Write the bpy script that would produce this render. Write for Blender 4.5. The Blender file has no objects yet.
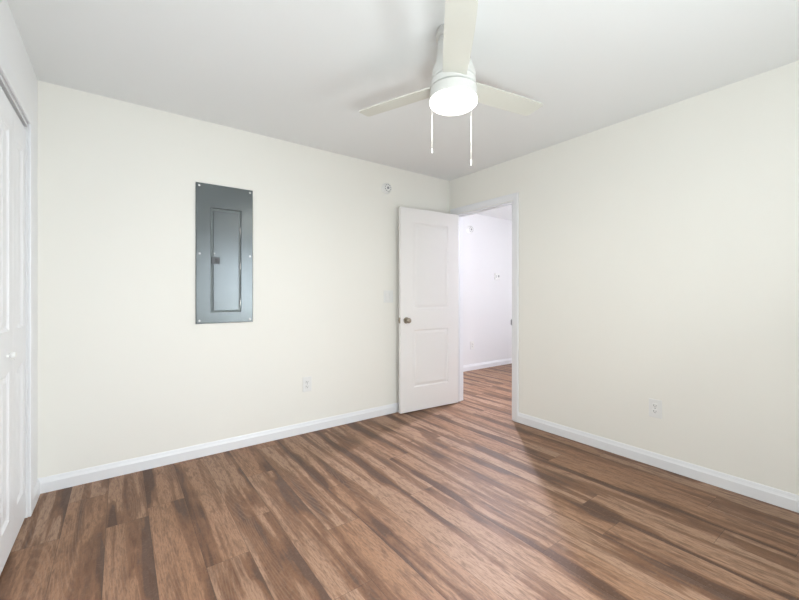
import bpy, bmesh, math, random
from mathutils import Vector, Matrix
PI = math.pi
scene = bpy.context.scene
COL = scene.collection

# ------------------------------------------------------------------ camera
CAM_H, YAW = 1.1762, math.radians(53.5885)
cam = bpy.data.cameras.new('camera')
cam.sensor_width = 36.0
cam.lens = 378.355 / 799 * 36.0
cam.shift_y = -5.643 / 799
cam.clip_start = 0.02
cam_o = bpy.data.objects.new('camera', cam)
COL.objects.link(cam_o)
cam_o.location = (0, 0, CAM_H)
cam_o.rotation_euler = (PI / 2, 0, YAW - PI / 2)
scene.camera = cam_o

# ------------------------------------------------------------------ world and lights
world = bpy.data.worlds.new('world')
scene.world = world
world.use_nodes = True
wn = world.node_tree
bg = wn.nodes['Background']
sky = wn.nodes.new('ShaderNodeTexSky')
sky.sky_type = 'HOSEK_WILKIE'
sky.turbidity = 4.0
sky.sun_direction = (0.3, 0.4, 0.85)
wn.links.new(sky.outputs[0], bg.inputs[0])
bg.inputs[1].default_value = 0.6


def area(name, loc, target, sx, sy, power, color, shape='RECTANGLE'):
    l = bpy.data.lights.new(name, 'AREA')
    l.shape = shape
    l.size = sx
    if shape == 'RECTANGLE':
        l.size_y = sy
    l.energy = power
    l.color = color
    o = bpy.data.objects.new(name, l)
    COL.objects.link(o)
    o.location = loc
    d = (Vector(target) - Vector(loc)).normalized()
    o.rotation_euler = d.to_track_quat('-Z', 'Y').to_euler()
    return o


# daylight through the bedroom window behind the camera: sky light, and light thrown up by the ground outside
sk_ = area('window_sky_light', (1.62, -0.462, 1.40), (0.05, 1.40, 0.0), 1.10, 1.00, 29, (0.86, 0.93, 1.0))
sk_.data.spread = math.radians(120)
area('window_ground_bounce', (1.62, -0.440, 0.90), (0.75, 0.75, 2.20), 0.90, 0.26, 18, (0.91, 0.98, 1.0))
# added fill light behind the camera, aimed up to even out ceiling and walls
area('ceiling_fill_light', (0.30, -0.24, 0.95), (1.7, 1.6, 2.44), 0.40, 0.30, 27, (0.89, 0.975, 1.0))
# added fill for the hall's cool daylight; the end wall has no window
area('hall_daylight_fill', (6.66, 2.6, 1.45), (3.0, 2.6, 1.45), 1.1, 1.2, 27, (0.91, 0.95, 1.0))
# spot lamp on the hall ceiling, aimed through the doorway at the bedroom floor
SPOT = Vector((3.85, 3.135, 2.362))
SPOT_AIM = (Vector((0.45, 1.30, 0.0)) - SPOT).normalized()
hl_ = area('hall_spot_light', SPOT, SPOT + SPOT_AIM, 0.08, 0.08, 74, (0.86, 0.86, 1.0), 'DISK')
hl_.data.spread = math.radians(175)
# lamp of the ceiling fan
FANX, FANY = 1.296, 1.318
area('fan_lamp_light', (FANX, FANY, 2.078), (FANX, FANY, 0.0), 0.20, 0.20, 6, (1.0, 0.96, 0.88), 'DISK')

vs = scene.view_settings
vs.view_transform = 'Standard'
vs.look = 'None'
vs.gamma = 1.0
vs.exposure = -0.13
vs.use_curve_mapping = False

# ------------------------------------------------------------------ helpers


def tag(o, label=None, cat=None, group=None, kind=None):
    if label:
        o['label'] = label
    if cat:
        o['category'] = cat
    if group:
        o['group'] = group
    if kind:
        o['kind'] = kind
    return o


def empty(name, loc, rot=(0, 0, 0)):
    o = bpy.data.objects.new(name, None)
    COL.objects.link(o)
    o.location = loc
    o.rotation_euler = rot
    o.empty_display_size = 0.05
    return o


def link(name, bm, mats, parent=None, smooth=False, loc=(0, 0, 0), rot=(0, 0, 0)):
    bmesh.ops.recalc_face_normals(bm, faces=bm.faces[:])
    me = bpy.data.meshes.new(name)
    bm.to_mesh(me)
    bm.free()
    if not isinstance(mats, (list, tuple)):
        mats = [mats]
    for m in mats:
        me.materials.append(m)
    if smooth:
        for p in me.polygons:
            p.use_smooth = True
        try:
            me.set_sharp_from_angle(angle=math.radians(38))
        except Exception:
            pass
    o = bpy.data.objects.new(name, me)
    COL.objects.link(o)
    o.location = loc
    o.rotation_euler = rot
    if parent:
        o.parent = parent
    return o


def box(bm, x0, x1, y0, y1, z0, z1, bev=0.0, mi=0, seg=2):
    vs_ = [bm.verts.new(c) for c in ((x0, y0, z0), (x1, y0, z0), (x1, y1, z0), (x0, y1, z0),
                                     (x0, y0, z1), (x1, y0, z1), (x1, y1, z1), (x0, y1, z1))]
    fs = [bm.faces.new([vs_[i] for i in q]) for q in
          ((3, 2, 1, 0), (4, 5, 6, 7), (0, 1, 5, 4), (1, 2, 6, 5), (2, 3, 7, 6), (3, 0, 4, 7))]
    for f in fs:
        f.material_index = mi
    if bev > 0:
        es = list({e for f in fs for e in f.edges})
        r = bmesh.ops.bevel(bm, geom=es, offset=bev, segments=seg, affect='EDGES', profile=0.5)
        for f in r['faces']:
            f.material_index = mi
    return fs


def bx(*a, **k):
    bm = bmesh.new()
    box(bm, *a, **k)
    return bm


def lathe(bm, prof, n=48, axis='z', c=(0, 0, 0), mi=0, cap=True):
    """prof: (radius, height) along the axis, in order."""
    rings = []
    for r, h in prof:
        ring = []
        for k in range(n):
            a = 2 * PI * k / n
            p = (r * math.cos(a), r * math.sin(a), h)
            if axis == 'y':      # height runs along -Y (out of a wall that faces -Y)
                p = (p[0], -h, p[1])
            elif axis == 'x':    # height runs along -X
                p = (-h, p[0], p[1])
            ring.append(bm.verts.new((p[0] + c[0], p[1] + c[1], p[2] + c[2])))
        rings.append(ring)
    for a, b in zip(rings[:-1], rings[1:]):
        for k in range(n):
            f = bm.faces.new((a[k], a[(k + 1) % n], b[(k + 1) % n], b[k]))
            f.material_index = mi
    if cap:
        for ring in (rings[0], rings[-1]):
            f = bm.faces.new(ring)
            f.material_index = mi


def sweep(bm, prof, p0, p1, out, mi=0):
    """Extrude a profile [(outward, up)] along the floor from p0 to p1; out = unit vector away from the wall."""
    a, b = [], []
    for u, z in prof:
        a.append(bm.verts.new((p0[0] + out[0] * u, p0[1] + out[1] * u, z)))
        b.append(bm.verts.new((p1[0] + out[0] * u, p1[1] + out[1] * u, z)))
    n = len(prof)
    for k in range(n):
        f = bm.faces.new((a[k], a[(k + 1) % n], b[(k + 1) % n], b[k]))
        f.material_index = mi
    bm.faces.new(a)
    bm.faces.new(b)


# ------------------------------------------------------------------ materials


def nodes_of(name):
    m = bpy.data.materials.new(name)
    m.use_nodes = True
    nt = m.node_tree
    return m, nt, nt.nodes['Principled BSDF']


def paint(name, color, rough=0.5, bump=0.0, scale=300.0, spec=0.5, metal=0.0, var=0.0):
    m, nt, b = nodes_of(name)
    b.inputs['Base Color'].default_value = (*color, 1)
    b.inputs['Roughness'].default_value = rough
    b.inputs['Specular IOR Level'].default_value = spec
    b.inputs['Metallic'].default_value = metal
    tc = nt.nodes.new('ShaderNodeTexCoord')
    if bump or var:
        nz = nt.nodes.new('ShaderNodeTexNoise')
        nz.inputs['Scale'].default_value = scale
        nz.inputs['Detail'].default_value = 4
        nt.links.new(tc.outputs['Object'], nz.inputs['Vector'])
    if bump:
        bp = nt.nodes.new('ShaderNodeBump')
        bp.inputs['Strength'].default_value = bump
        bp.inputs['Distance'].default_value = 0.001
        nt.links.new(nz.outputs['Fac'], bp.inputs['Height'])
        nt.links.new(bp.outputs['Normal'], b.inputs['Normal'])
    if var:
        n2 = nt.nodes.new('ShaderNodeTexNoise')
        n2.inputs['Scale'].default_value = 1.7
        nt.links.new(tc.outputs['Object'], n2.inputs['Vector'])
        mx = nt.nodes.new('ShaderNodeMix')
        mx.data_type = 'RGBA'
        mx.inputs[6].default_value = (*[c * (1 - var) for c in color], 1)
        mx.inputs[7].default_value = (*[min(1, c * (1 + var)) for c in color], 1)
        nt.links.new(n2.outputs['Fac'], mx.inputs[0])
        nt.links.new(mx.outputs[2], b.inputs['Base Color'])
    return m


def emissive(name, color, strength):
    m, nt, b = nodes_of(name)
    b.inputs['Base Color'].default_value = (0.9, 0.9, 0.88, 1)
    b.inputs['Emission Color'].default_value = (*color, 1)
    b.inputs['Emission Strength'].default_value = strength
    return m


M_WALL = paint('cream_wall_paint', (0.892, 0.877, 0.820), 0.6, 0.12, 220, 0.3, var=0.008)
M_WALL_L = paint('white_closet_wall_paint', (0.89, 0.895, 0.90), 0.6, 0.12, 220, 0.3)
M_HALLW = paint('white_hall_wall_paint', (0.85, 0.85, 0.86), 0.6, 0.1, 220, 0.3)
M_CEIL = paint('ceiling_paint', (0.87, 0.885, 0.885), 0.8, 0.25, 160, 0.2)
M_TRIM = paint('white_trim_gloss', (0.86, 0.87, 0.89), 0.32, 0.0, 60, 0.5)
M_DOOR = paint('white_door_paint', (0.90, 0.88, 0.865), 0.38, 0.06, 90, 0.5)
M_CLOSET = paint('white_closet_door_paint', (0.86, 0.865, 0.885), 0.35, 0.04, 90, 0.5)
M_FAN = paint('white_fan_enamel', (0.74, 0.74, 0.71), 0.35, 0.0, 60, 0.5)
M_BLADE = paint('off_white_blade', (0.70, 0.70, 0.635), 0.45, 0.05, 40, 0.4)
M_PLASTIC = paint('white_plastic', (0.85, 0.85, 0.83), 0.35, 0.02, 200, 0.5)
M_DARK = paint('dark_recess', (0.03, 0.03, 0.032), 0.6, 0.02, 200, 0.3)
M_GREYPL = paint('grey_plastic', (0.30, 0.30, 0.31), 0.45, 0.02, 200, 0.4)
M_LATCH = paint('dark_grey_latch', (0.075, 0.08, 0.085), 0.4, 0.02, 200, 0.4)
M_NICKEL = paint('satin_nickel', (0.40, 0.35, 0.29), 0.28, 0.02, 200, 0.5, 1.0)
M_SCREW = paint('zinc_screw', (0.85, 0.85, 0.85), 0.25, 0.02, 200, 0.5, 0.7)
M_TRACK = paint('closet_track_metal', (0.72, 0.73, 0.75), 0.4, 0.02, 200, 0.5, 0.2)
M_LAMP = emissive('lit_diffuser', (1.0, 0.97, 0.90), 4.0)
M_LAMPH = emissive('lit_hall_diffuser', (0.97, 0.97, 1.0), 3.0)
M_CHAIN = paint('white_bead_chain', (0.88, 0.88, 0.86), 0.3, 0.02, 200, 0.5)


def panel_metal():
    m, nt, b = nodes_of('grey_enamelled_steel')
    tc = nt.nodes.new('ShaderNodeTexCoord')
    mp = nt.nodes.new('ShaderNodeMapping')
    mp.inputs['Scale'].default_value = (420, 60, 6)
    nz = nt.nodes.new('ShaderNodeTexNoise')
    nz.inputs['Scale'].default_value = 1.0
    nz.inputs['Detail'].default_value = 3
    nt.links.new(tc.outputs['Object'], mp.inputs['Vector'])
    nt.links.new(mp.outputs[0], nz.inputs['Vector'])
    mr = nt.nodes.new('ShaderNodeMapRange')
    mr.inputs[3].default_value = 0.25
    mr.inputs[4].default_value = 0.275
    nt.links.new(nz.outputs['Fac'], mr.inputs[0])
    nt.links.new(mr.outputs[0], b.inputs['Roughness'])
    b.inputs['Base Color'].default_value = (0.125, 0.142, 0.146, 1)
    b.inputs['Metallic'].default_value = 0.45
    return m


M_PANEL = panel_metal()
M_PANELGAP = paint('panel_gap_shadow_steel', (0.16, 0.18, 0.18), 0.5, 0.02, 200, 0.4, 0.3)


def glass():
    m, nt, b = nodes_of('window_glass')
    b.inputs['Base Color'].default_value = (1, 1, 1, 1)
    b.inputs['Roughness'].default_value = 0.0
    b.inputs['IOR'].default_value = 1.45
    b.inputs['Transmission Weight'].default_value = 1.0
    return m


M_GLASS = glass()


def wood_floor():
    m, nt, b = nodes_of('wood_plank_floor')
    N, L = nt.nodes, nt.links

    def math_(op, a, bb=None, c=None):
        n = N.new('ShaderNodeMath')
        n.operation = op
        for i, v in enumerate((a, bb, c)):
            if v is None:
                continue
            if isinstance(v, (int, float)):
                n.inputs[i].default_value = v
            else:
                L.new(v, n.inputs[i])
        return n.outputs[0]

    def comb(x, y, z):
        n = N.new('ShaderNodeCombineXYZ')
        for i, v in enumerate((x, y, z)):
            if isinstance(v, (int, float)):
                n.inputs[i].default_value = v
            else:
                L.new(v, n.inputs[i])
        return n.outputs[0]

    def noise(vec, scale=1.0, detail=3.0, rough=0.5, dist=0.0):
        n = N.new('ShaderNodeTexNoise')
        n.inputs['Scale'].default_value = scale
        n.inputs['Detail'].default_value = detail
        n.inputs['Roughness'].default_value = rough
        n.inputs['Distortion'].default_value = dist
        L.new(vec, n.inputs['Vector'])
        return n.outputs['Fac']

    def white(vec):
        n = N.new('ShaderNodeTexWhiteNoise')
        n.noise_dimensions = '3D'
        L.new(vec, n.inputs['Vector'])
        return n.outputs['Value']

    def mapr(v, a, c, lo=0.0, hi=1.0, smooth=False):
        n = N.new('ShaderNodeMapRange')
        if smooth:
            n.interpolation_type = 'SMOOTHSTEP'
        L.new(v, n.inputs[0])
        n.inputs[1].default_value = a
        n.inputs[2].default_value = c
        n.inputs[3].default_value = lo
        n.inputs[4].default_value = hi
        return n.outputs[0]

    def mixc(f, c1, c2, mode='MIX'):
        n = N.new('ShaderNodeMix')
        n.data_type = 'RGBA'
        n.blend_type = mode
        if isinstance(f, (int, float)):
            n.inputs[0].default_value = f
        else:
            L.new(f, n.inputs[0])
        for i, c in ((6, c1), (7, c2)):
            if isinstance(c, tuple):
                n.inputs[i].default_value = (*c, 1)
            else:
                L.new(c, n.inputs[i])
        return n.outputs[2]

    W, LEN = 0.178, 1.22
    tc = N.new('ShaderNodeTexCoord')
    sp = N.new('ShaderNodeSeparateXYZ')
    L.new(tc.outputs['Object'], sp.inputs[0])
    X, Y = sp.outputs[0], sp.outputs[1]
    xs = math_('DIVIDE', math_('ADD', X, 20.0 * W + 0.058), W)
    ix = math_('FLOOR', xs)
    fx = math_('FRACT', xs)
    rowr = white(comb(ix, 3.7, 1.3))
    ys = math_('ADD', math_('DIVIDE', math_('ADD', Y, 20.0), LEN), rowr)
    iy = math_('FLOOR', ys)
    fy = math_('FRACT', ys)
    pid = white(comb(ix, iy, 5.1))
    pid2 = white(comb(iy, ix, 9.4))
    off = math_('MULTIPLY', pid, 37.0)
    boff = math_('ADD', math_('MULTIPLY', rowr, 53.0), math_('MULTIPLY', pid, 0.40))
    # broad stripes that run along each plank
    band = noise(comb(math_('MULTIPLY', X, 19.0), math_('MULTIPLY', Y, 1.2), boff), 1.0, 2.5, 0.5, 0.25)
    mid = noise(comb(math_('MULTIPLY', X, 46.0), math_('MULTIPLY', Y, 7.0), off), 1.0, 4.0, 0.6, 0.5)
    fine = noise(comb(math_('MULTIPLY', X, 210.0), math_('MULTIPLY', Y, 26.0), off), 1.0, 3.0, 0.65, 0.4)
    saw = noise(comb(math_('MULTIPLY', X, 70.0), math_('MULTIPLY', Y, 95.0), off), 1.0, 3.0, 0.6, 0.6)
    # dark smoked edges: distance to the long edge, one side stronger than the other
    wob = mapr(noise(comb(math_('MULTIPLY', X, 3.0), math_('MULTIPLY', Y, 2.3), off), 1.0, 3.0), 0.3, 0.7, -0.26, 0.26)
    side = math_('GREATER_THAN', pid2, 0.42)
    fxs = math_('ADD', math_('MULTIPLY', fx, math_('SUBTRACT', 1.0, math_('MULTIPLY', side, 2.0))), side)
    edge = mapr(math_('ADD', fxs, wob), 0.02, 0.42, 1.0, 0.0, True)
    edge = math_('MULTIPLY', edge, mapr(math_('ADD', math_('MULTIPLY', rowr, 0.65), math_('MULTIPLY', pid, 0.35)), 0.15, 0.60, 0.50, 1.0))
    # cathedral growth rings on some planks
    wv = N.new('ShaderNodeTexWave')
    wv.wave_type = 'RINGS'
    wv.rings_direction = 'Z'
    wv.inputs['Scale'].default_value = 1.0
    wv.inputs['Distortion'].default_value = 3.0
    wv.inputs['Detail'].default_value = 2.0
    wv.inputs['Detail Scale'].default_value = 1.2
    L.new(comb(math_('MULTIPLY', math_('SUBTRACT', fx, 0.55), 6.0),
               math_('MULTIPLY', math_('SUBTRACT', fy, pid2), 4.5), off), wv.inputs['Vector'])
    ring = math_('MULTIPLY', wv.outputs['Fac'], mapr(fxs, 0.35, 0.6, 0.0, 1.0, True))

    bandv = math_('ADD', math_('ADD', math_('MULTIPLY', band, 1.0), math_('MULTIPLY', math_('SUBTRACT', mid, 0.5), 0.22)),
                  math_('MULTIPLY', math_('SUBTRACT', edge, 0.36), -0.27))
    lightc = mixc(pid, (0.315, 0.165, 0.090), (0.385, 0.240, 0.158))
    base = mixc(mapr(bandv, 0.50, 0.60, 0.0, 1.0, True), (0.200, 0.099, 0.052), lightc)
    darkc = mixc(pid2, (0.056, 0.027, 0.017), (0.086, 0.054, 0.042))
    base = mixc(mapr(bandv, 0.35, 0.475, 0.76, 0.0, True), base, darkc)
    base = mixc(mapr(mid, 0.48, 0.66, 0.0, 0.55), base, (0.092, 0.044, 0.025))
    base = mixc(math_('MULTIPLY', mapr(ring, 0.55, 0.95), 0.16), base, (0.42, 0.29, 0.21))
    base = mixc(mapr(fine, 0.46, 0.68, 0.0, 0.52), base, (0.085, 0.047, 0.032))
    base = mixc(mapr(saw, 0.52, 0.75, 0.0, 0.15), base, (0.38, 0.26, 0.18))
    # seams
    dx = math_('MULTIPLY', math_('MINIMUM', fx, math_('SUBTRACT', 1.0, fx)), W)
    dy = math_('MULTIPLY', math_('MINIMUM', fy, math_('SUBTRACT', 1.0, fy)), LEN)
    seam = mapr(math_('MINIMUM', dx, dy), 0.0003, 0.0016, 1.0, 0.0)
    base = mixc(math_('MULTIPLY', seam, 0.6), base, (0.03, 0.017, 0.012))
    L.new(base, b.inputs['Base Color'])
    L.new(mapr(mid, 0.3, 0.7, 0.46, 0.56), b.inputs['Roughness'])
    b.inputs['Specular IOR Level'].default_value = 0.34
    h = math_('SUBTRACT', math_('ADD', math_('MULTIPLY', fine, 0.5), math_('MULTIPLY', saw, 0.6)),
              math_('MULTIPLY', seam, 2.0))
    bp = N.new('ShaderNodeBump')
    bp.inputs['Strength'].default_value = 0.35
    bp.inputs['Distance'].default_value = 0.0008
    L.new(h, bp.inputs['Height'])
    L.new(bp.outputs['Normal'], b.inputs['Normal'])
    return m


M_FLOOR = wood_floor()

# ------------------------------------------------------------------ room shell
XL, XR, YB, YR, ZC = -0.393, 2.950, 3.064, -0.475, 2.440   # bedroom inner faces
T = 0.114
HX1, HY0, HY1 = 6.70, 1.10, 4.065                            # hall inner faces
XH = XR + T
DY0, DY1, DZ = 2.215, 2.972, 2.050                          # bedroom door opening in the right wall
CY0, CY1, CZ = 1.565, 2.768, 2.078                          # closet opening in the left wall


def struct(name, bm, m, label, cat, parent=None, **k):
    o = link(name, bm, m, parent, **k)
    if parent is None:
        tag(o, label, cat, kind='structure')
    return o


struct('floor', bx(-1.15, HX1 + T, YR - T, HY1 + T, -0.10, 0.0), M_FLOOR,
       'brown wood plank floor with dark smoked plank edges', 'floor')
struct('ceiling', bx(-1.15, HX1 + T, YR - T, HY1 + T, ZC, ZC + 0.10), M_CEIL,
       'flat matte off-white ceiling above the bedroom and hall', 'ceiling')
struct('wall_back', bx(-1.15, XR, YB, YB + T, 0, ZC), M_WALL,
       'cream wall that carries the grey electrical panel', 'wall')
bm = bmesh.new()
box(bm, XR, XH, YR - T, DY0, 0, ZC)
box(bm, XR, XH, DY1, HY1, 0, ZC)
box(bm, XR, XH, DY0, DY1, DZ, ZC)
struct('wall_right', bm, M_WALL, 'plain cream wall to the right of the doorway', 'wall')
bm = bmesh.new()
box(bm, XL - T, XL, YR - T, CY0, 0, ZC)
box(bm, XL - T, XL, CY1, YB, 0, ZC)
box(bm, XL - T, XL, CY0, CY1, CZ, ZC)
struct('wall_left', bm, M_WALL_L, 'white wall around the folding closet doors', 'wall')
struct('wall_closet', bx(-1.15, -1.05, YR - T, YB, 0, ZC), M_WALL_L, 'white wall at the back inside the closet', 'wall')
WX0, WX1, WZ0, WZ1 = 0.98, 2.26, 0.80, 2.02                  # window behind the camera
bm = bmesh.new()
box(bm, XL - T, WX0, YR - T, YR, 0, ZC)
box(bm, WX1, XR, YR - T, YR, 0, ZC)
box(bm, WX0, WX1, YR - T, YR, 0, WZ0)
box(bm, WX0, WX1, YR - T, YR, WZ1, ZC)
struct('wall_rear', bm, M_WALL, 'cream wall with the window behind the viewpoint', 'wall')
struct('wall_hall', bx(XH, HX1, HY1, HY1 + T, 0, ZC), M_HALLW,
       'bright white hall wall seen through the open doorway', 'wall')
struct('wall_hall_end', bx(HX1, HX1 + T, HY0 - T, HY1 + T, 0, ZC), M_HALLW, 'white wall at the far end of the hall', 'wall')
struct('wall_hall_near', bx(XH, HX1, HY0 - T, HY0, 0, ZC), M_HALLW, 'white near side wall of the hall', 'wall')

# baseboards
BT, BH = 0.013, 0.090
BPROF = [(0, 0), (BT, 0), (BT, 0.060), (BT - 0.002, 0.064), (0.008, 0.074), (0.0065, 0.082), (0.004, BH), (0, BH)]


def baseboard(name, p0, p1, out, label):
    bm = bmesh.new()
    sweep(bm, BPROF, p0, p1, out)
    return struct(name, bm, M_TRIM, label, 'baseboard')


CAS_W, CAS_T = 0.060, 0.016
baseboard('baseboard_back', (XL, YB), (XR, YB), (0, -1), 'white baseboard along the panel wall')
baseboard('baseboard_right', (XR, YR), (XR, DY0 - CAS_W), (-1, 0), 'white baseboard along the right wall')
baseboard('baseboard_left', (XL, CY1 + 0.09), (XL, YB - BT), (1, 0), 'short white baseboard between closet casing and room corner')
baseboard('baseboard_rear', (XL, YR), (XR - BT, YR), (0, 1), 'white baseboard under the window behind the viewpoint')
baseboard('baseboard_hall', (XH, HY1), (HX1, HY1), (0, -1), 'white baseboard along the bright hall wall')


# door casing and jamb
def casing_bm(x_wall, sgn):
    """Flat moulded casing round the bedroom door on one face of the right wall."""
    bm = bmesh.new()
    a, c = (x_wall - CAS_T, x_wall) if sgn < 0 else (x_wall, x_wall + CAS_T)
    rv = 0.005
    y0, y1, zt = DY0 - rv, DY1 + rv, DZ + rv
    # mitred profile: inner thin edge, outer thick edge
    prof = [(0.0, 0.0), (0.0, 0.009), (0.010, 0.012), (0.040, CAS_T), (CAS_W - 0.004, CAS_T), (CAS_W, CAS_T - 0.004), (CAS_W, 0.0)]
    path = []
    for w, t in prof:
        xx = x_wall + sgn * t
        path.append([(xx, y0 - w, 0.0), (xx, y0 - w, zt + w), (xx, y1 + w, zt + w), (xx, y1 + w, 0.0)])
    V = [[bm.verts.new(p) for p in row] for row in path]
    n = len(V)
    for i in range(n):
        j = (i + 1) % n
        for k in range(3):
            bm.faces.new((V[i][k], V[i][k + 1], V[j][k + 1], V[j][k]))
    bm.faces.new([V[i][0] for i in range(n)])
    bm.faces.new([V[i][3] for i in range(n)])
    return bm


struct('trim_1', casing_bm(XR, -1), M_TRIM, 'white casing around the bedroom doorway', 'door casing')
struct('trim_2', casing_bm(XH, 1), M_TRIM, 'white casing around the doorway on the hall side', 'door casing')
bm = bmesh.new()
JT = 0.012
box(bm, XR, XH, DY0 - 0.001, DY0 + JT, 0, DZ, 0.001)
box(bm, XR, XH, DY1 - JT, DY1 + 0.001, 0, DZ, 0.001)
box(bm, XR, XH, DY0 + JT, DY1 - JT, DZ - JT, DZ + 0.001, 0.001)
box(bm, XR + 0.042, XR + 0.075, DY0 + JT, DY0 + JT + 0.010, 0, DZ - JT, 0.001)
box(bm, XR + 0.042, XR + 0.075, DY1 - JT - 0.010, DY1 - JT, 0, DZ - JT, 0.001)
box(bm, XR + 0.042, XR + 0.075, DY0 + JT + 0.010, DY1 - JT - 0.010, DZ - JT - 0.010, DZ - JT, 0.001)
jamb = struct('trim_3', bm, M_TRIM, 'white jamb with stop strips lining the bedroom doorway', 'door jamb')
bm = bmesh.new()
box(bm, XR - 0.006, XR + 0.036, DY0 + JT, DY0 + JT + 0.002, 0.885, 0.945, 0.0008)
box(bm, XR - 0.012, XR - 0.001, DY0 + JT - 0.004, DY0 + JT + 0.005, 0.892, 0.938, 0.002)
sp_ = link('strike_plate', bm, M_GREYPL, jamb)
sp_['label'] = 'dark metal strike plate'

# closet opening: jamb, casing, track
bm = bmesh.new()
cz = CZ - 0.002
cw, ct = 0.088, 0.013
for (a, c, z0, z1) in ((CY1, CY1 + cw, 0, cz + cw), (CY0 - cw, CY0, 0, cz + cw), (CY0, CY1, cz, cz + cw)):
    box(bm, XL, XL + ct, a, c, z0, z1, 0.003)
struct('trim_4', bm, M_TRIM, 'white flat casing around the folding closet doors', 'door casing')
bm = bmesh.new()
box(bm, XL - 0.060, XL + 0.001, CY0 + 0.002, CY1 - 0.002, 2.056, CZ - 0.003, 0.002)
struct('trim_5', bm, M_TRACK, 'grey metal track above the folding closet doors', 'door track')


# ------------------------------------------------------------------ panelled door leaves
def panel_leaf(w, h, t, cols, rows, both=True, step=0.012, dep=0.007, field=0.022, fdep=0.0025):
    """Leaf in local space: x 0..w, z 0..h, front face at y=0, back at y=t.  cols/rows: panel extents."""
    bm = bmesh.new()
    xs = sorted({0, w} | {v for c in cols for v in c})
    zs = sorted({0, h} | {v for r in rows for v in r})

    def side(y, d):
        grid = {}

        def V(x, z):
            k = (round(x, 5), round(z, 5))
            if k not in grid:
                grid[k] = bm.verts.new((x, y, z))
            return grid[k]
        for x0, x1 in zip(xs[:-1], xs[1:]):
            for z0, z1 in zip(zs[:-1], zs[1:]):
                loop = [V(x0, z0), V(x1, z0), V(x1, z1), V(x0, z1)]
                is_p = d and any(abs(c[0] - x0) < 1e-6 and abs(c[1] - x1) < 1e-6 for c in cols) and \
                    any(abs(r[0] - z0) < 1e-6 and abs(r[1] - z1) < 1e-6 for r in rows)
                if not is_p:
                    bm.faces.new(loop)
                    continue
                ins, prev = 0.0, loop
                for di, dd in ((0.003, 0.0025), (step - 0.003, dep - 0.0025), (0.006, 0.0), (field, -(dep - fdep))):
                    ins += di
                    y_ = prev[0].co.y + d * dd
                    nxt = [bm.verts.new(p) for p in ((x0 + ins, y_, z0 + ins), (x1 - ins, y_, z0 + ins),
                                                     (x1 - ins, y_, z1 - ins), (x0 + ins, y_, z1 - ins))]
                    for k in range(4):
                        bm.faces.new((prev[k], prev[(k + 1) % 4], nxt[(k + 1) % 4], nxt[k]))
                    prev = nxt
                bm.faces.new(prev)
        return [V(x, 0) for x in xs] + [V(w, z) for z in zs[1:]] + [V(x, h) for x in reversed(xs[:-1])] + \
               [V(0, z) for z in reversed(zs[1:-1])]
    a = side(0.0, 1)
    b_ = side(t, -1 if both else 0)
    n = len(a)
    for k in range(n):
        bm.faces.new((a[k], a[(k + 1) % n], b_[(k + 1) % n], b_[k]))
    return bm


# open bedroom door: origin at the lower free corner of the face towards the room
DL = 0.742
ux, uy = 2.942 - 2.203, 2.915 - 2.969
ang = math.atan2(uy, ux)
door = link('door_1', panel_leaf(DL, 2.026, 0.035, [(0.155, 0.600)], [(0.235, 0.812), (1.018, 1.886)]), M_DOOR,
            None, loc=(2.203, 2.969, 0.010), rot=(0, 0, ang))
tag(door, 'white two-panel door standing open against the back wall', 'door', kind='structure')


def knob_bm(sgn, y0):
    bm = bmesh.new()
    lathe(bm, [(0.031, 0.0), (0.032, 0.003), (0.030, 0.007), (0.014, 0.010), (0.0115, 0.014)], 32, 'y', (0, 0, 0))
    rose = bm
    bm = bmesh.new()
    lathe(bm, [(0.0115, 0.010), (0.0115, 0.026), (0.016, 0.030), (0.0235, 0.036), (0.0265, 0.044), (0.0255, 0.053),
               (0.019, 0.060), (0.009, 0.063)], 32, 'y', (0, 0, 0))
    if sgn < 0:
        for q in (rose, bm):
            bmesh.ops.scale(q, vec=(1, -1, 1), verts=q.verts[:])
    return rose, bm


for sgn, y0 in ((1, 0.0), (-1, 0.035)):
    rose, kb = knob_bm(sgn, y0)
    k_ = link('door_knob', kb, M_NICKEL, door, True, loc=(0.066, y0, 0.910))
    k_['label'] = 'round satin nickel knob'
    link('rosette', rose, M_NICKEL, k_, True)
lp = link('latch_plate', bx(-0.0015, 0.001, 0.004, 0.031, 0.882, 0.938, 0.0006), M_NICKEL, door)
lp['label'] = 'nickel latch plate on the door edge'
link('latch_bolt', bx(-0.010, 0.0, 0.011, 0.024, 0.902, 0.918, 0.002), M_NICKEL, lp)


# folding closet doors
def bifold(name, y_hi, label, knob_leaf):
    root = empty(name, (XL - 0.007, y_hi, 0.0))
    tag(root, label, 'closet door', kind='structure')
    LW = 0.289
    for k in range(2):
        # local x of the leaf runs along -Y of the room, its front faces +X
        bm = panel_leaf(LW, 2.025, 0.030, [(0.075, LW - 0.075)], [(0.15, 0.815), (1.0, 1.900)], False, 0.014, 0.008, 0.020)
        lf = link('door_leaf', bm, M_CLOSET, root, loc=(0, -0.003 - k * (LW + 0.003), 0.014), rot=(0, 0, -PI / 2))
        lf.matrix_local = Matrix.Translation((0, -0.003 - k * (LW + 0.003), 0.014)) @ Matrix(
            ((0, -1, 0, 0), (-1, 0, 0, 0), (0, 0, 1, 0), (0, 0, 0, 1)))
        if k == knob_leaf:
            bm = bmesh.new()
            lathe(bm, [(0.008, 0.0), (0.007, 0.008), (0.0145, 0.014), (0.0165, 0.020), (0.0140, 0.027), (0.007, 0.030)],
                  24, 'y', (0, 0, 0))
            kn = link('knob', bm, M_PLASTIC, lf, True, loc=(0.115, 0, 0.893))
            kn['label'] = 'small round white knob'
    return root


bifold('door_2', CY1 - 0.003, 'white folding closet door at the left edge of the view', 1)
bifold('door_3', CY1 - 0.003 - 0.587, 'white folding closet door beside the viewpoint', 0)

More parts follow.
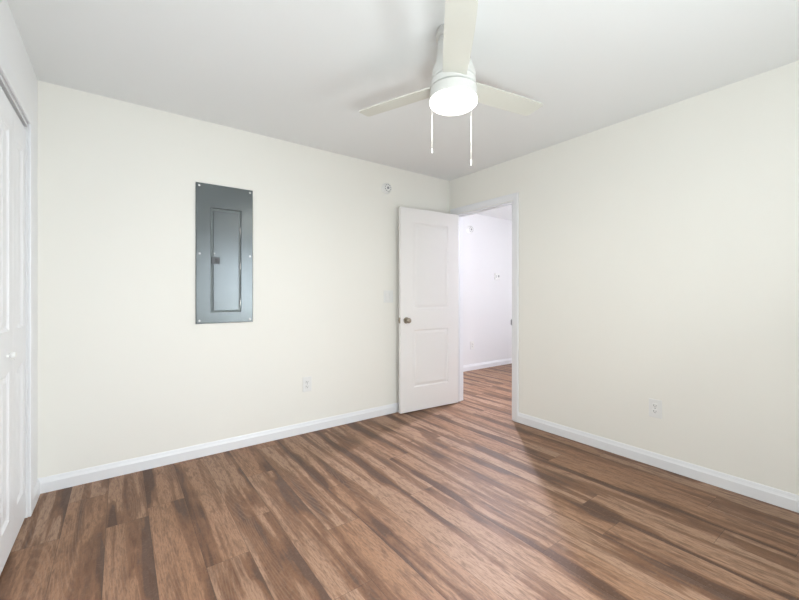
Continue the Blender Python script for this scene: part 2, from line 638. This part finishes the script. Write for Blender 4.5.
# ------------------------------------------------------------------ window behind the camera
win = empty('window_1', ((WX0 + WX1) / 2, YR - T / 2, WZ0))
tag(win, 'white framed window behind the viewpoint', 'window', kind='structure')
w2, wh = (WX1 - WX0) / 2, WZ1 - WZ0
bm = bmesh.new()
for a in ((-w2, w2, 0, 0.045), (-w2, w2, wh - 0.045, wh)):
    box(bm, a[0], a[1], -0.03, 0.03, a[2], a[3], 0.003)
for a in ((-w2, -w2 + 0.045), (w2 - 0.045, w2)):
    box(bm, a[0], a[1], -0.03, 0.03, 0.045, wh - 0.045, 0.003)
box(bm, -w2 + 0.045, w2 - 0.045, -0.02, 0.02, wh / 2 - 0.02, wh / 2 + 0.02, 0.003)
link('window_frame', bm, M_TRIM, win)
link('window_pane', bx(-w2 + 0.04, w2 - 0.04, -0.003, 0.003, 0.04, wh - 0.04), M_GLASS, win)

# ------------------------------------------------------------------ electrical panel
PX0, PX1, PZ0, PZ1 = 0.435, 0.831, 0.963, 1.985
pc = (PX0 + PX1) / 2
pan = empty('electrical_panel', (pc, YB, PZ0))
tag(pan, 'grey metal electrical panel set in the cream wall', 'electrical panel')
pw, ph = (PX1 - PX0) / 2, PZ1 - PZ0
hx0, hx1, hz0, hz1 = 0.534 - pc, 0.743 - pc, 0.083, 0.848    # door recess in the cover


def ring_plate(bm, o, i, y0, y1, mi=0):
    """Rectangular frame plate between outer (x0,x1,z0,z1) and inner rectangle, front at y1, with rolled edges."""
    def rect(r, y, s):
        return [bm.verts.new(p) for p in ((r[0] + s, y, r[2] + s), (r[1] - s, y, r[2] + s), (r[1] - s, y, r[3] - s), (r[0] + s, y, r[3] - s))]
    loops = [rect(o, y0, 0), rect(o, y1 + 0.004, 0), rect(o, y1, 0.004), rect(i, y1, -0.003), rect(i, y1 + 0.003, 0.0), rect(i, y0, 0)]
    for a, c in zip(loops, loops[1:] + loops[:1]):
        for k in range(4):
            f = bm.faces.new((a[k], a[(k + 1) % 4], c[(k + 1) % 4], c[k]))
            f.material_index = mi


bm = bmesh.new()
ring_plate(bm, (-pw, pw, 0, ph), (hx0, hx1, hz0, hz1), -0.0005, -0.013)
link('cover_plate', bm, M_PANEL, pan)
link('back_pan', bx(hx0 + 0.001, hx1 - 0.001, -0.004, -0.0005, hz0 + 0.001, hz1 - 0.001), M_PANELGAP, pan)
pd = link('panel_door', bx(hx0 + 0.017, hx1 - 0.016, -0.0145, -0.005, hz0 + 0.012, hz1 - 0.018, 0.002), M_PANEL, pan)
lx, lz = hx0 + 0.036, 0.463
bm = bmesh.new()
box(bm, lx - 0.031, lx + 0.024, -0.0185, -0.0145, lz - 0.025, lz + 0.025, 0.0015)
lt = link('latch', bm, M_LATCH, pd)
lt['label'] = 'dark grey latch'
link('latch_hole', bx(lx - 0.009, lx + 0.007, -0.0195, -0.0180, lz - 0.012, lz + 0.012, 0.0004), M_DARK, lt)


def screw(parent, x, y, z, r=0.008):
    bm = bmesh.new()
    lathe(bm, [(r, 0.0), (r, 0.0012), (r * 0.7, 0.003), (r * 0.2, 0.0036)], 16, 'y')
    s = link('screw', bm, M_SCREW, parent, True, loc=(x, y, z))
    return s


for x, z in ((-pw + 0.022, 0.022), (pw - 0.022, 0.022), (-pw + 0.022, ph - 0.022), (pw - 0.022, ph - 0.022),
             (-pw + 0.024, 0.508), (pw - 0.022, 0.508)):
    screw(pan, x, -0.013, z)
screw(pan, hx0 + 0.022, -0.0145, lz + 0.052, 0.006)
for z in (0.150, 0.425, 0.700):
    bm = bmesh.new()
    lathe(bm, [(0.004, -0.022), (0.004, 0.022)], 12)
    link('hinge', bm, M_SCREW, pan, True, loc=(hx1 - 0.006, -0.0120, z))

# ------------------------------------------------------------------ wall plates


def outlet(loc, rotz, label, group=None, w=0.080, h=0.125):
    """Duplex socket: local y=0 is the wall, front looks along -y."""
    t = empty('wall_outlet', loc, (0, 0, rotz))
    tag(t, label, 'outlet', group)
    bm = bmesh.new()
    box(bm, -w / 2, w / 2, -0.0065, 0, -h / 2, h / 2, 0.003)
    link('cover_plate', bm, M_PLASTIC, t)
    for s in (-1, 1):
        bm = bmesh.new()
        zc = s * 0.0195
        box(bm, -0.0170, 0.0170, -0.0095, -0.0060, zc - 0.0145, zc + 0.0145, 0.0025)
        rc = link('socket', bm, M_PLASTIC, t)
        bm = bmesh.new()
        box(bm, -0.0085, -0.0060, -0.0098, -0.0092, zc - 0.003, zc + 0.0075)
        box(bm, 0.0058, 0.0080, -0.0098, -0.0092, zc - 0.002, zc + 0.0065)
        lathe(bm, [(0.0026, 0.0092), (0.0026, 0.0098)], 12, 'y', (0, 0, zc - 0.008))
        link('socket_slots', bm, M_DARK, rc)
    bm = bmesh.new()
    lathe(bm, [(0.003, 0.0062), (0.003, 0.0072), (0.0015, 0.0078)], 12, 'y')
    link('screw', bm, M_SCREW, t, True)
    return t


outlet((1.280, YB, 0.412), 0, 'white outlet low on the cream wall right of the electrical panel')
outlet((XR, 1.045, 0.395), -PI / 2, 'white outlet low on the right wall')
outlet((4.40, HY1, 0.385), 0, 'white outlet low on the hall wall beyond the doorway')

sw = empty('light_switch', (2.122, YB, 1.155))
tag(sw, 'white light switch plate beside the free edge of the open door', 'light switch')
link('cover_plate', bx(-0.056, 0.056, -0.0065, 0, -0.060, 0.060, 0.003), M_PLASTIC, sw)
for s in (-1, 1):
    bm = bx(-0.0165, 0.0165, -0.0095, -0.006, -0.033, 0.033, 0.002)
    for v in bm.verts:
        if v.co.z > 0 and v.co.y < -0.008:
            v.co.y -= 0.003
    link('rocker', bm, M_PLASTIC, sw, loc=(s * 0.023, 0, 0))


def alarm(loc, r, label):
    t = empty('smoke_alarm', loc)
    tag(t, label, 'smoke alarm')
    bm = bmesh.new()
    lathe(bm, [(r, 0.0), (r, 0.010), (r * 0.97, 0.012)], 48, 'y')
    link('mounting_base', bm, M_PLASTIC, t, True)
    bm = bmesh.new()
    lathe(bm, [(r * 0.90, 0.012), (r * 0.94, 0.016), (r * 0.90, 0.027), (r * 0.74, 0.036), (r * 0.40, 0.039), (r * 0.38, 0.0375),
               (r * 0.05, 0.0375)], 48, 'y')
    body = link('body', bm, M_PLASTIC, t, True)
    bm = bmesh.new()
    for k in range(10):
        a = 2 * PI * k / 10
        q = bmesh.new()
        box(q, -r * 0.10, r * 0.10, -0.0376, -0.0300, r * 0.55, r * 0.70)
        bmesh.ops.rotate(q, cent=(0, 0, 0), matrix=Matrix.Rotation(a, 3, 'Y'), verts=q.verts[:])
        me = bpy.data.meshes.new('tmp')
        q.to_mesh(me)
        q.free()
        bm.from_mesh(me)
        bpy.data.meshes.remove(me)
    link('vent_slots', bm, M_GREYPL, body)
    bm = bmesh.new()
    lathe(bm, [(r * 0.24, 0.037), (r * 0.24, 0.040), (r * 0.15, 0.0415)], 24, 'y')
    bt = link('test_button', bm, M_GREYPL, t, True)
    bt['label'] = 'grey test button'
    return t


alarm((2.095, YB, 2.212), 0.052, 'round white smoke alarm on the cream wall above the open door')
alarm((4.345, HY1, 2.175), 0.062, 'round white smoke alarm high on the hall wall')

th = empty('thermostat', (4.985, HY1, 1.470))
tag(th, 'white thermostat with a small dark display on the hall wall', 'thermostat')
link('body', bx(-0.062, 0.062, -0.026, 0, -0.050, 0.050, 0.006), M_PLASTIC, th)
link('display', bx(0.004, 0.038, -0.0275, -0.0255, -0.014, 0.020, 0.0006), M_GREYPL, th)
link('button', bx(-0.046, -0.036, -0.0275, -0.0255, -0.022, 0.022, 0.0006), M_GREYPL, th)

# ------------------------------------------------------------------ hall ceiling spot
hl = empty('spot_lamp', (SPOT.x - SPOT_AIM.x * 0.035, SPOT.y - SPOT_AIM.y * 0.035, ZC))
tag(hl, 'white spot lamp on the hall ceiling behind the door header', 'spot lamp')
bm = bmesh.new()
lathe(bm, [(0.050, 0.0), (0.052, -0.006), (0.048, -0.018), (0.010, -0.020), (0.010, -0.040)], 32)
link('mount', bm, M_FAN, hl, True)
bm = bmesh.new()
lathe(bm, [(0.042, 0.0), (0.047, 0.002), (0.047, -0.04), (0.040, -0.055), (0.020, -0.060)], 40)
lathe(bm, [(0.0415, 0.002), (0.040, -0.002)], 40, mi=1)
hd = link('lamp_head', bm, [M_FAN, M_LAMPH], hl, True)
hd.rotation_euler = SPOT_AIM.to_track_quat('Z', 'Y').to_euler()
hd.location = SPOT - SPOT_AIM * 0.006 - hl.location

# ------------------------------------------------------------------ ceiling fan
fan = empty('ceiling_fan', (FANX, FANY, ZC))
tag(fan, 'white three-blade ceiling fan with a lit lamp and two pull chains', 'ceiling fan')


def fz(*pr):
    return [(r, z - ZC) for r, z in pr]


bm = bmesh.new()
lathe(bm, fz((0.083, 2.440), (0.085, 2.436), (0.085, 2.412), (0.080, 2.406), (0.072, 2.404)), 56)
link('canopy', bm, M_FAN, fan, True)
bm = bmesh.new()
lathe(bm, fz((0.072, 2.404), (0.076, 2.398), (0.078, 2.340), (0.084, 2.300), (0.098, 2.262), (0.105, 2.240), (0.106, 2.216),
             (0.102, 2.212)), 56)
mh = link('motor_housing', bm, M_FAN, fan, True)
bm = bmesh.new()
lathe(bm, fz((0.094, 2.213), (0.094, 2.206)), 56)
link('gap_ring', bm, M_GREYPL, mh, True)
bm = bmesh.new()
lathe(bm, fz((0.100, 2.207), (0.107, 2.204), (0.108, 2.177), (0.103, 2.174)), 56)
link('blade_hub', bm, M_FAN, fan, True)
bm = bmesh.new()
lathe(bm, fz((0.090, 2.176), (0.090, 2.164)), 56)
lk0 = bm
bm = bmesh.new()
lathe(bm, fz((0.104, 2.167), (0.1115, 2.165), (0.1145, 2.122), (0.1145, 2.116), (0.1115, 2.113)), 64)
lk = link('lamp_ring', bm, M_FAN, fan, True)
link('shadow_gap', lk0, M_DARK, lk, True)  # dark colour stands in for the shade in the gap above the lamp ring
bm = bmesh.new()
lathe(bm, fz((0.1125, 2.116), (0.1150, 2.108), (0.1140, 2.098), (0.1040, 2.089), (0.0800, 2.084), (0.0450, 2.082), (0.0080, 2.0815)), 64)
df = link('lamp_diffuser', bm, M_LAMP, fan, True)
df['label'] = 'glowing white round diffuser'


def blade_mesh():
    """Blade along +x; leading edge on +y; slight curve of the long edges; 6 mm thick."""
    pts_hi, pts_lo = [], []
    n = 18
    r0, r1 = 0.100, 0.556
    for k in range(n + 1):
        s = k / n
        r = r0 + (r1 - r0) * s
        hi = 0.054 + 0.006 * math.sin(PI * min(1, s * 1.05) * 0.9)
        lo = -0.054 - 0.004 * math.sin(PI * s * 0.8)
        pts_hi.append((r - 0.012 * s * s, hi))
        pts_lo.append((r, lo))
    # rounded tip corners
    outline = pts_lo[:-1] + [(r1 - 0.014, pts_lo[-1][1]), (r1 - 0.004, pts_lo[-1][1] + 0.004), (r1, pts_lo[-1][1] + 0.014)]
    outline += [(r1 - 0.010, pts_hi[-1][1] - 0.018), (r1 - 0.015, pts_hi[-1][1] - 0.006), (r1 - 0.028, pts_hi[-1][1])]
    outline += list(reversed(pts_hi[:-1]))
    bm = bmesh.new()
    top = [bm.verts.new((x, y, 0.003)) for x, y in outline]
    bot = [bm.verts.new((x, y, -0.003)) for x, y in outline]
    bm.faces.new(top)
    bm.faces.new(bot[::-1])
    m = len(outline)
    for k in range(m):
        bm.faces.new((top[k], top[(k + 1) % m], bot[(k + 1) % m], bot[k]))
    return bm


PITCH, THETA = math.radians(9.8), math.radians(-11.3)
b0 = link('blade', blade_mesh(), M_BLADE, fan)
for k in range(3):
    bl = b0 if k == 0 else b0.copy()
    if k:
        COL.objects.link(bl)
        bl.parent = fan
    bl.matrix_local = Matrix.Translation((0, 0, 2.190 - ZC)) @ Matrix.Rotation(THETA + k * 2 * PI / 3 + (0.0 if k == 2 else 0.042), 4, 'Z') @ Matrix.Rotation(-PITCH, 4, 'X')

# pull chains: beads strung from the side of the lamp ring
rx, ry = math.sin(YAW), -math.cos(YAW)      # a horizontal direction across the fan
fx_, fy_ = math.cos(YAW), math.sin(YAW)
for lat, dep, zlow, cat_len in ((-0.098, 0.064, 1.882, 0.022), (0.099, 0.070, 1.822, 0.030)):
    px, py = lat * rx + dep * fx_, lat * ry + dep * fy_
    bm = bmesh.new()
    ztop = 2.150
    lathe(bm, [(0.0006, ztop - ZC), (0.0006, zlow - ZC)], 8, 'z', (px, py, 0))
    z = ztop - 0.01
    while z > zlow + cat_len:
        r = 0.0010
        lathe(bm, [(0.0006, z + r - ZC), (r * 0.87, z + r / 2 - ZC), (r, z - ZC), (r * 0.87, z - r / 2 - ZC), (0.0006, z - r - ZC)], 8, 'z', (px, py, 0))
        z -= 0.0035
    ch = link('pull_chain', bm, M_CHAIN, fan, True)
    bm = bmesh.new()
    lathe(bm, [(0.0012, zlow + cat_len - ZC), (0.0032, zlow + cat_len * 0.8 - ZC), (0.0042, zlow + cat_len * 0.3 - ZC),
               (0.0036, zlow + 0.002 - ZC), (0.0015, zlow - ZC)], 12, 'z', (px, py, 0))
    link('pull_knob', bm, M_PLASTIC, ch, True)
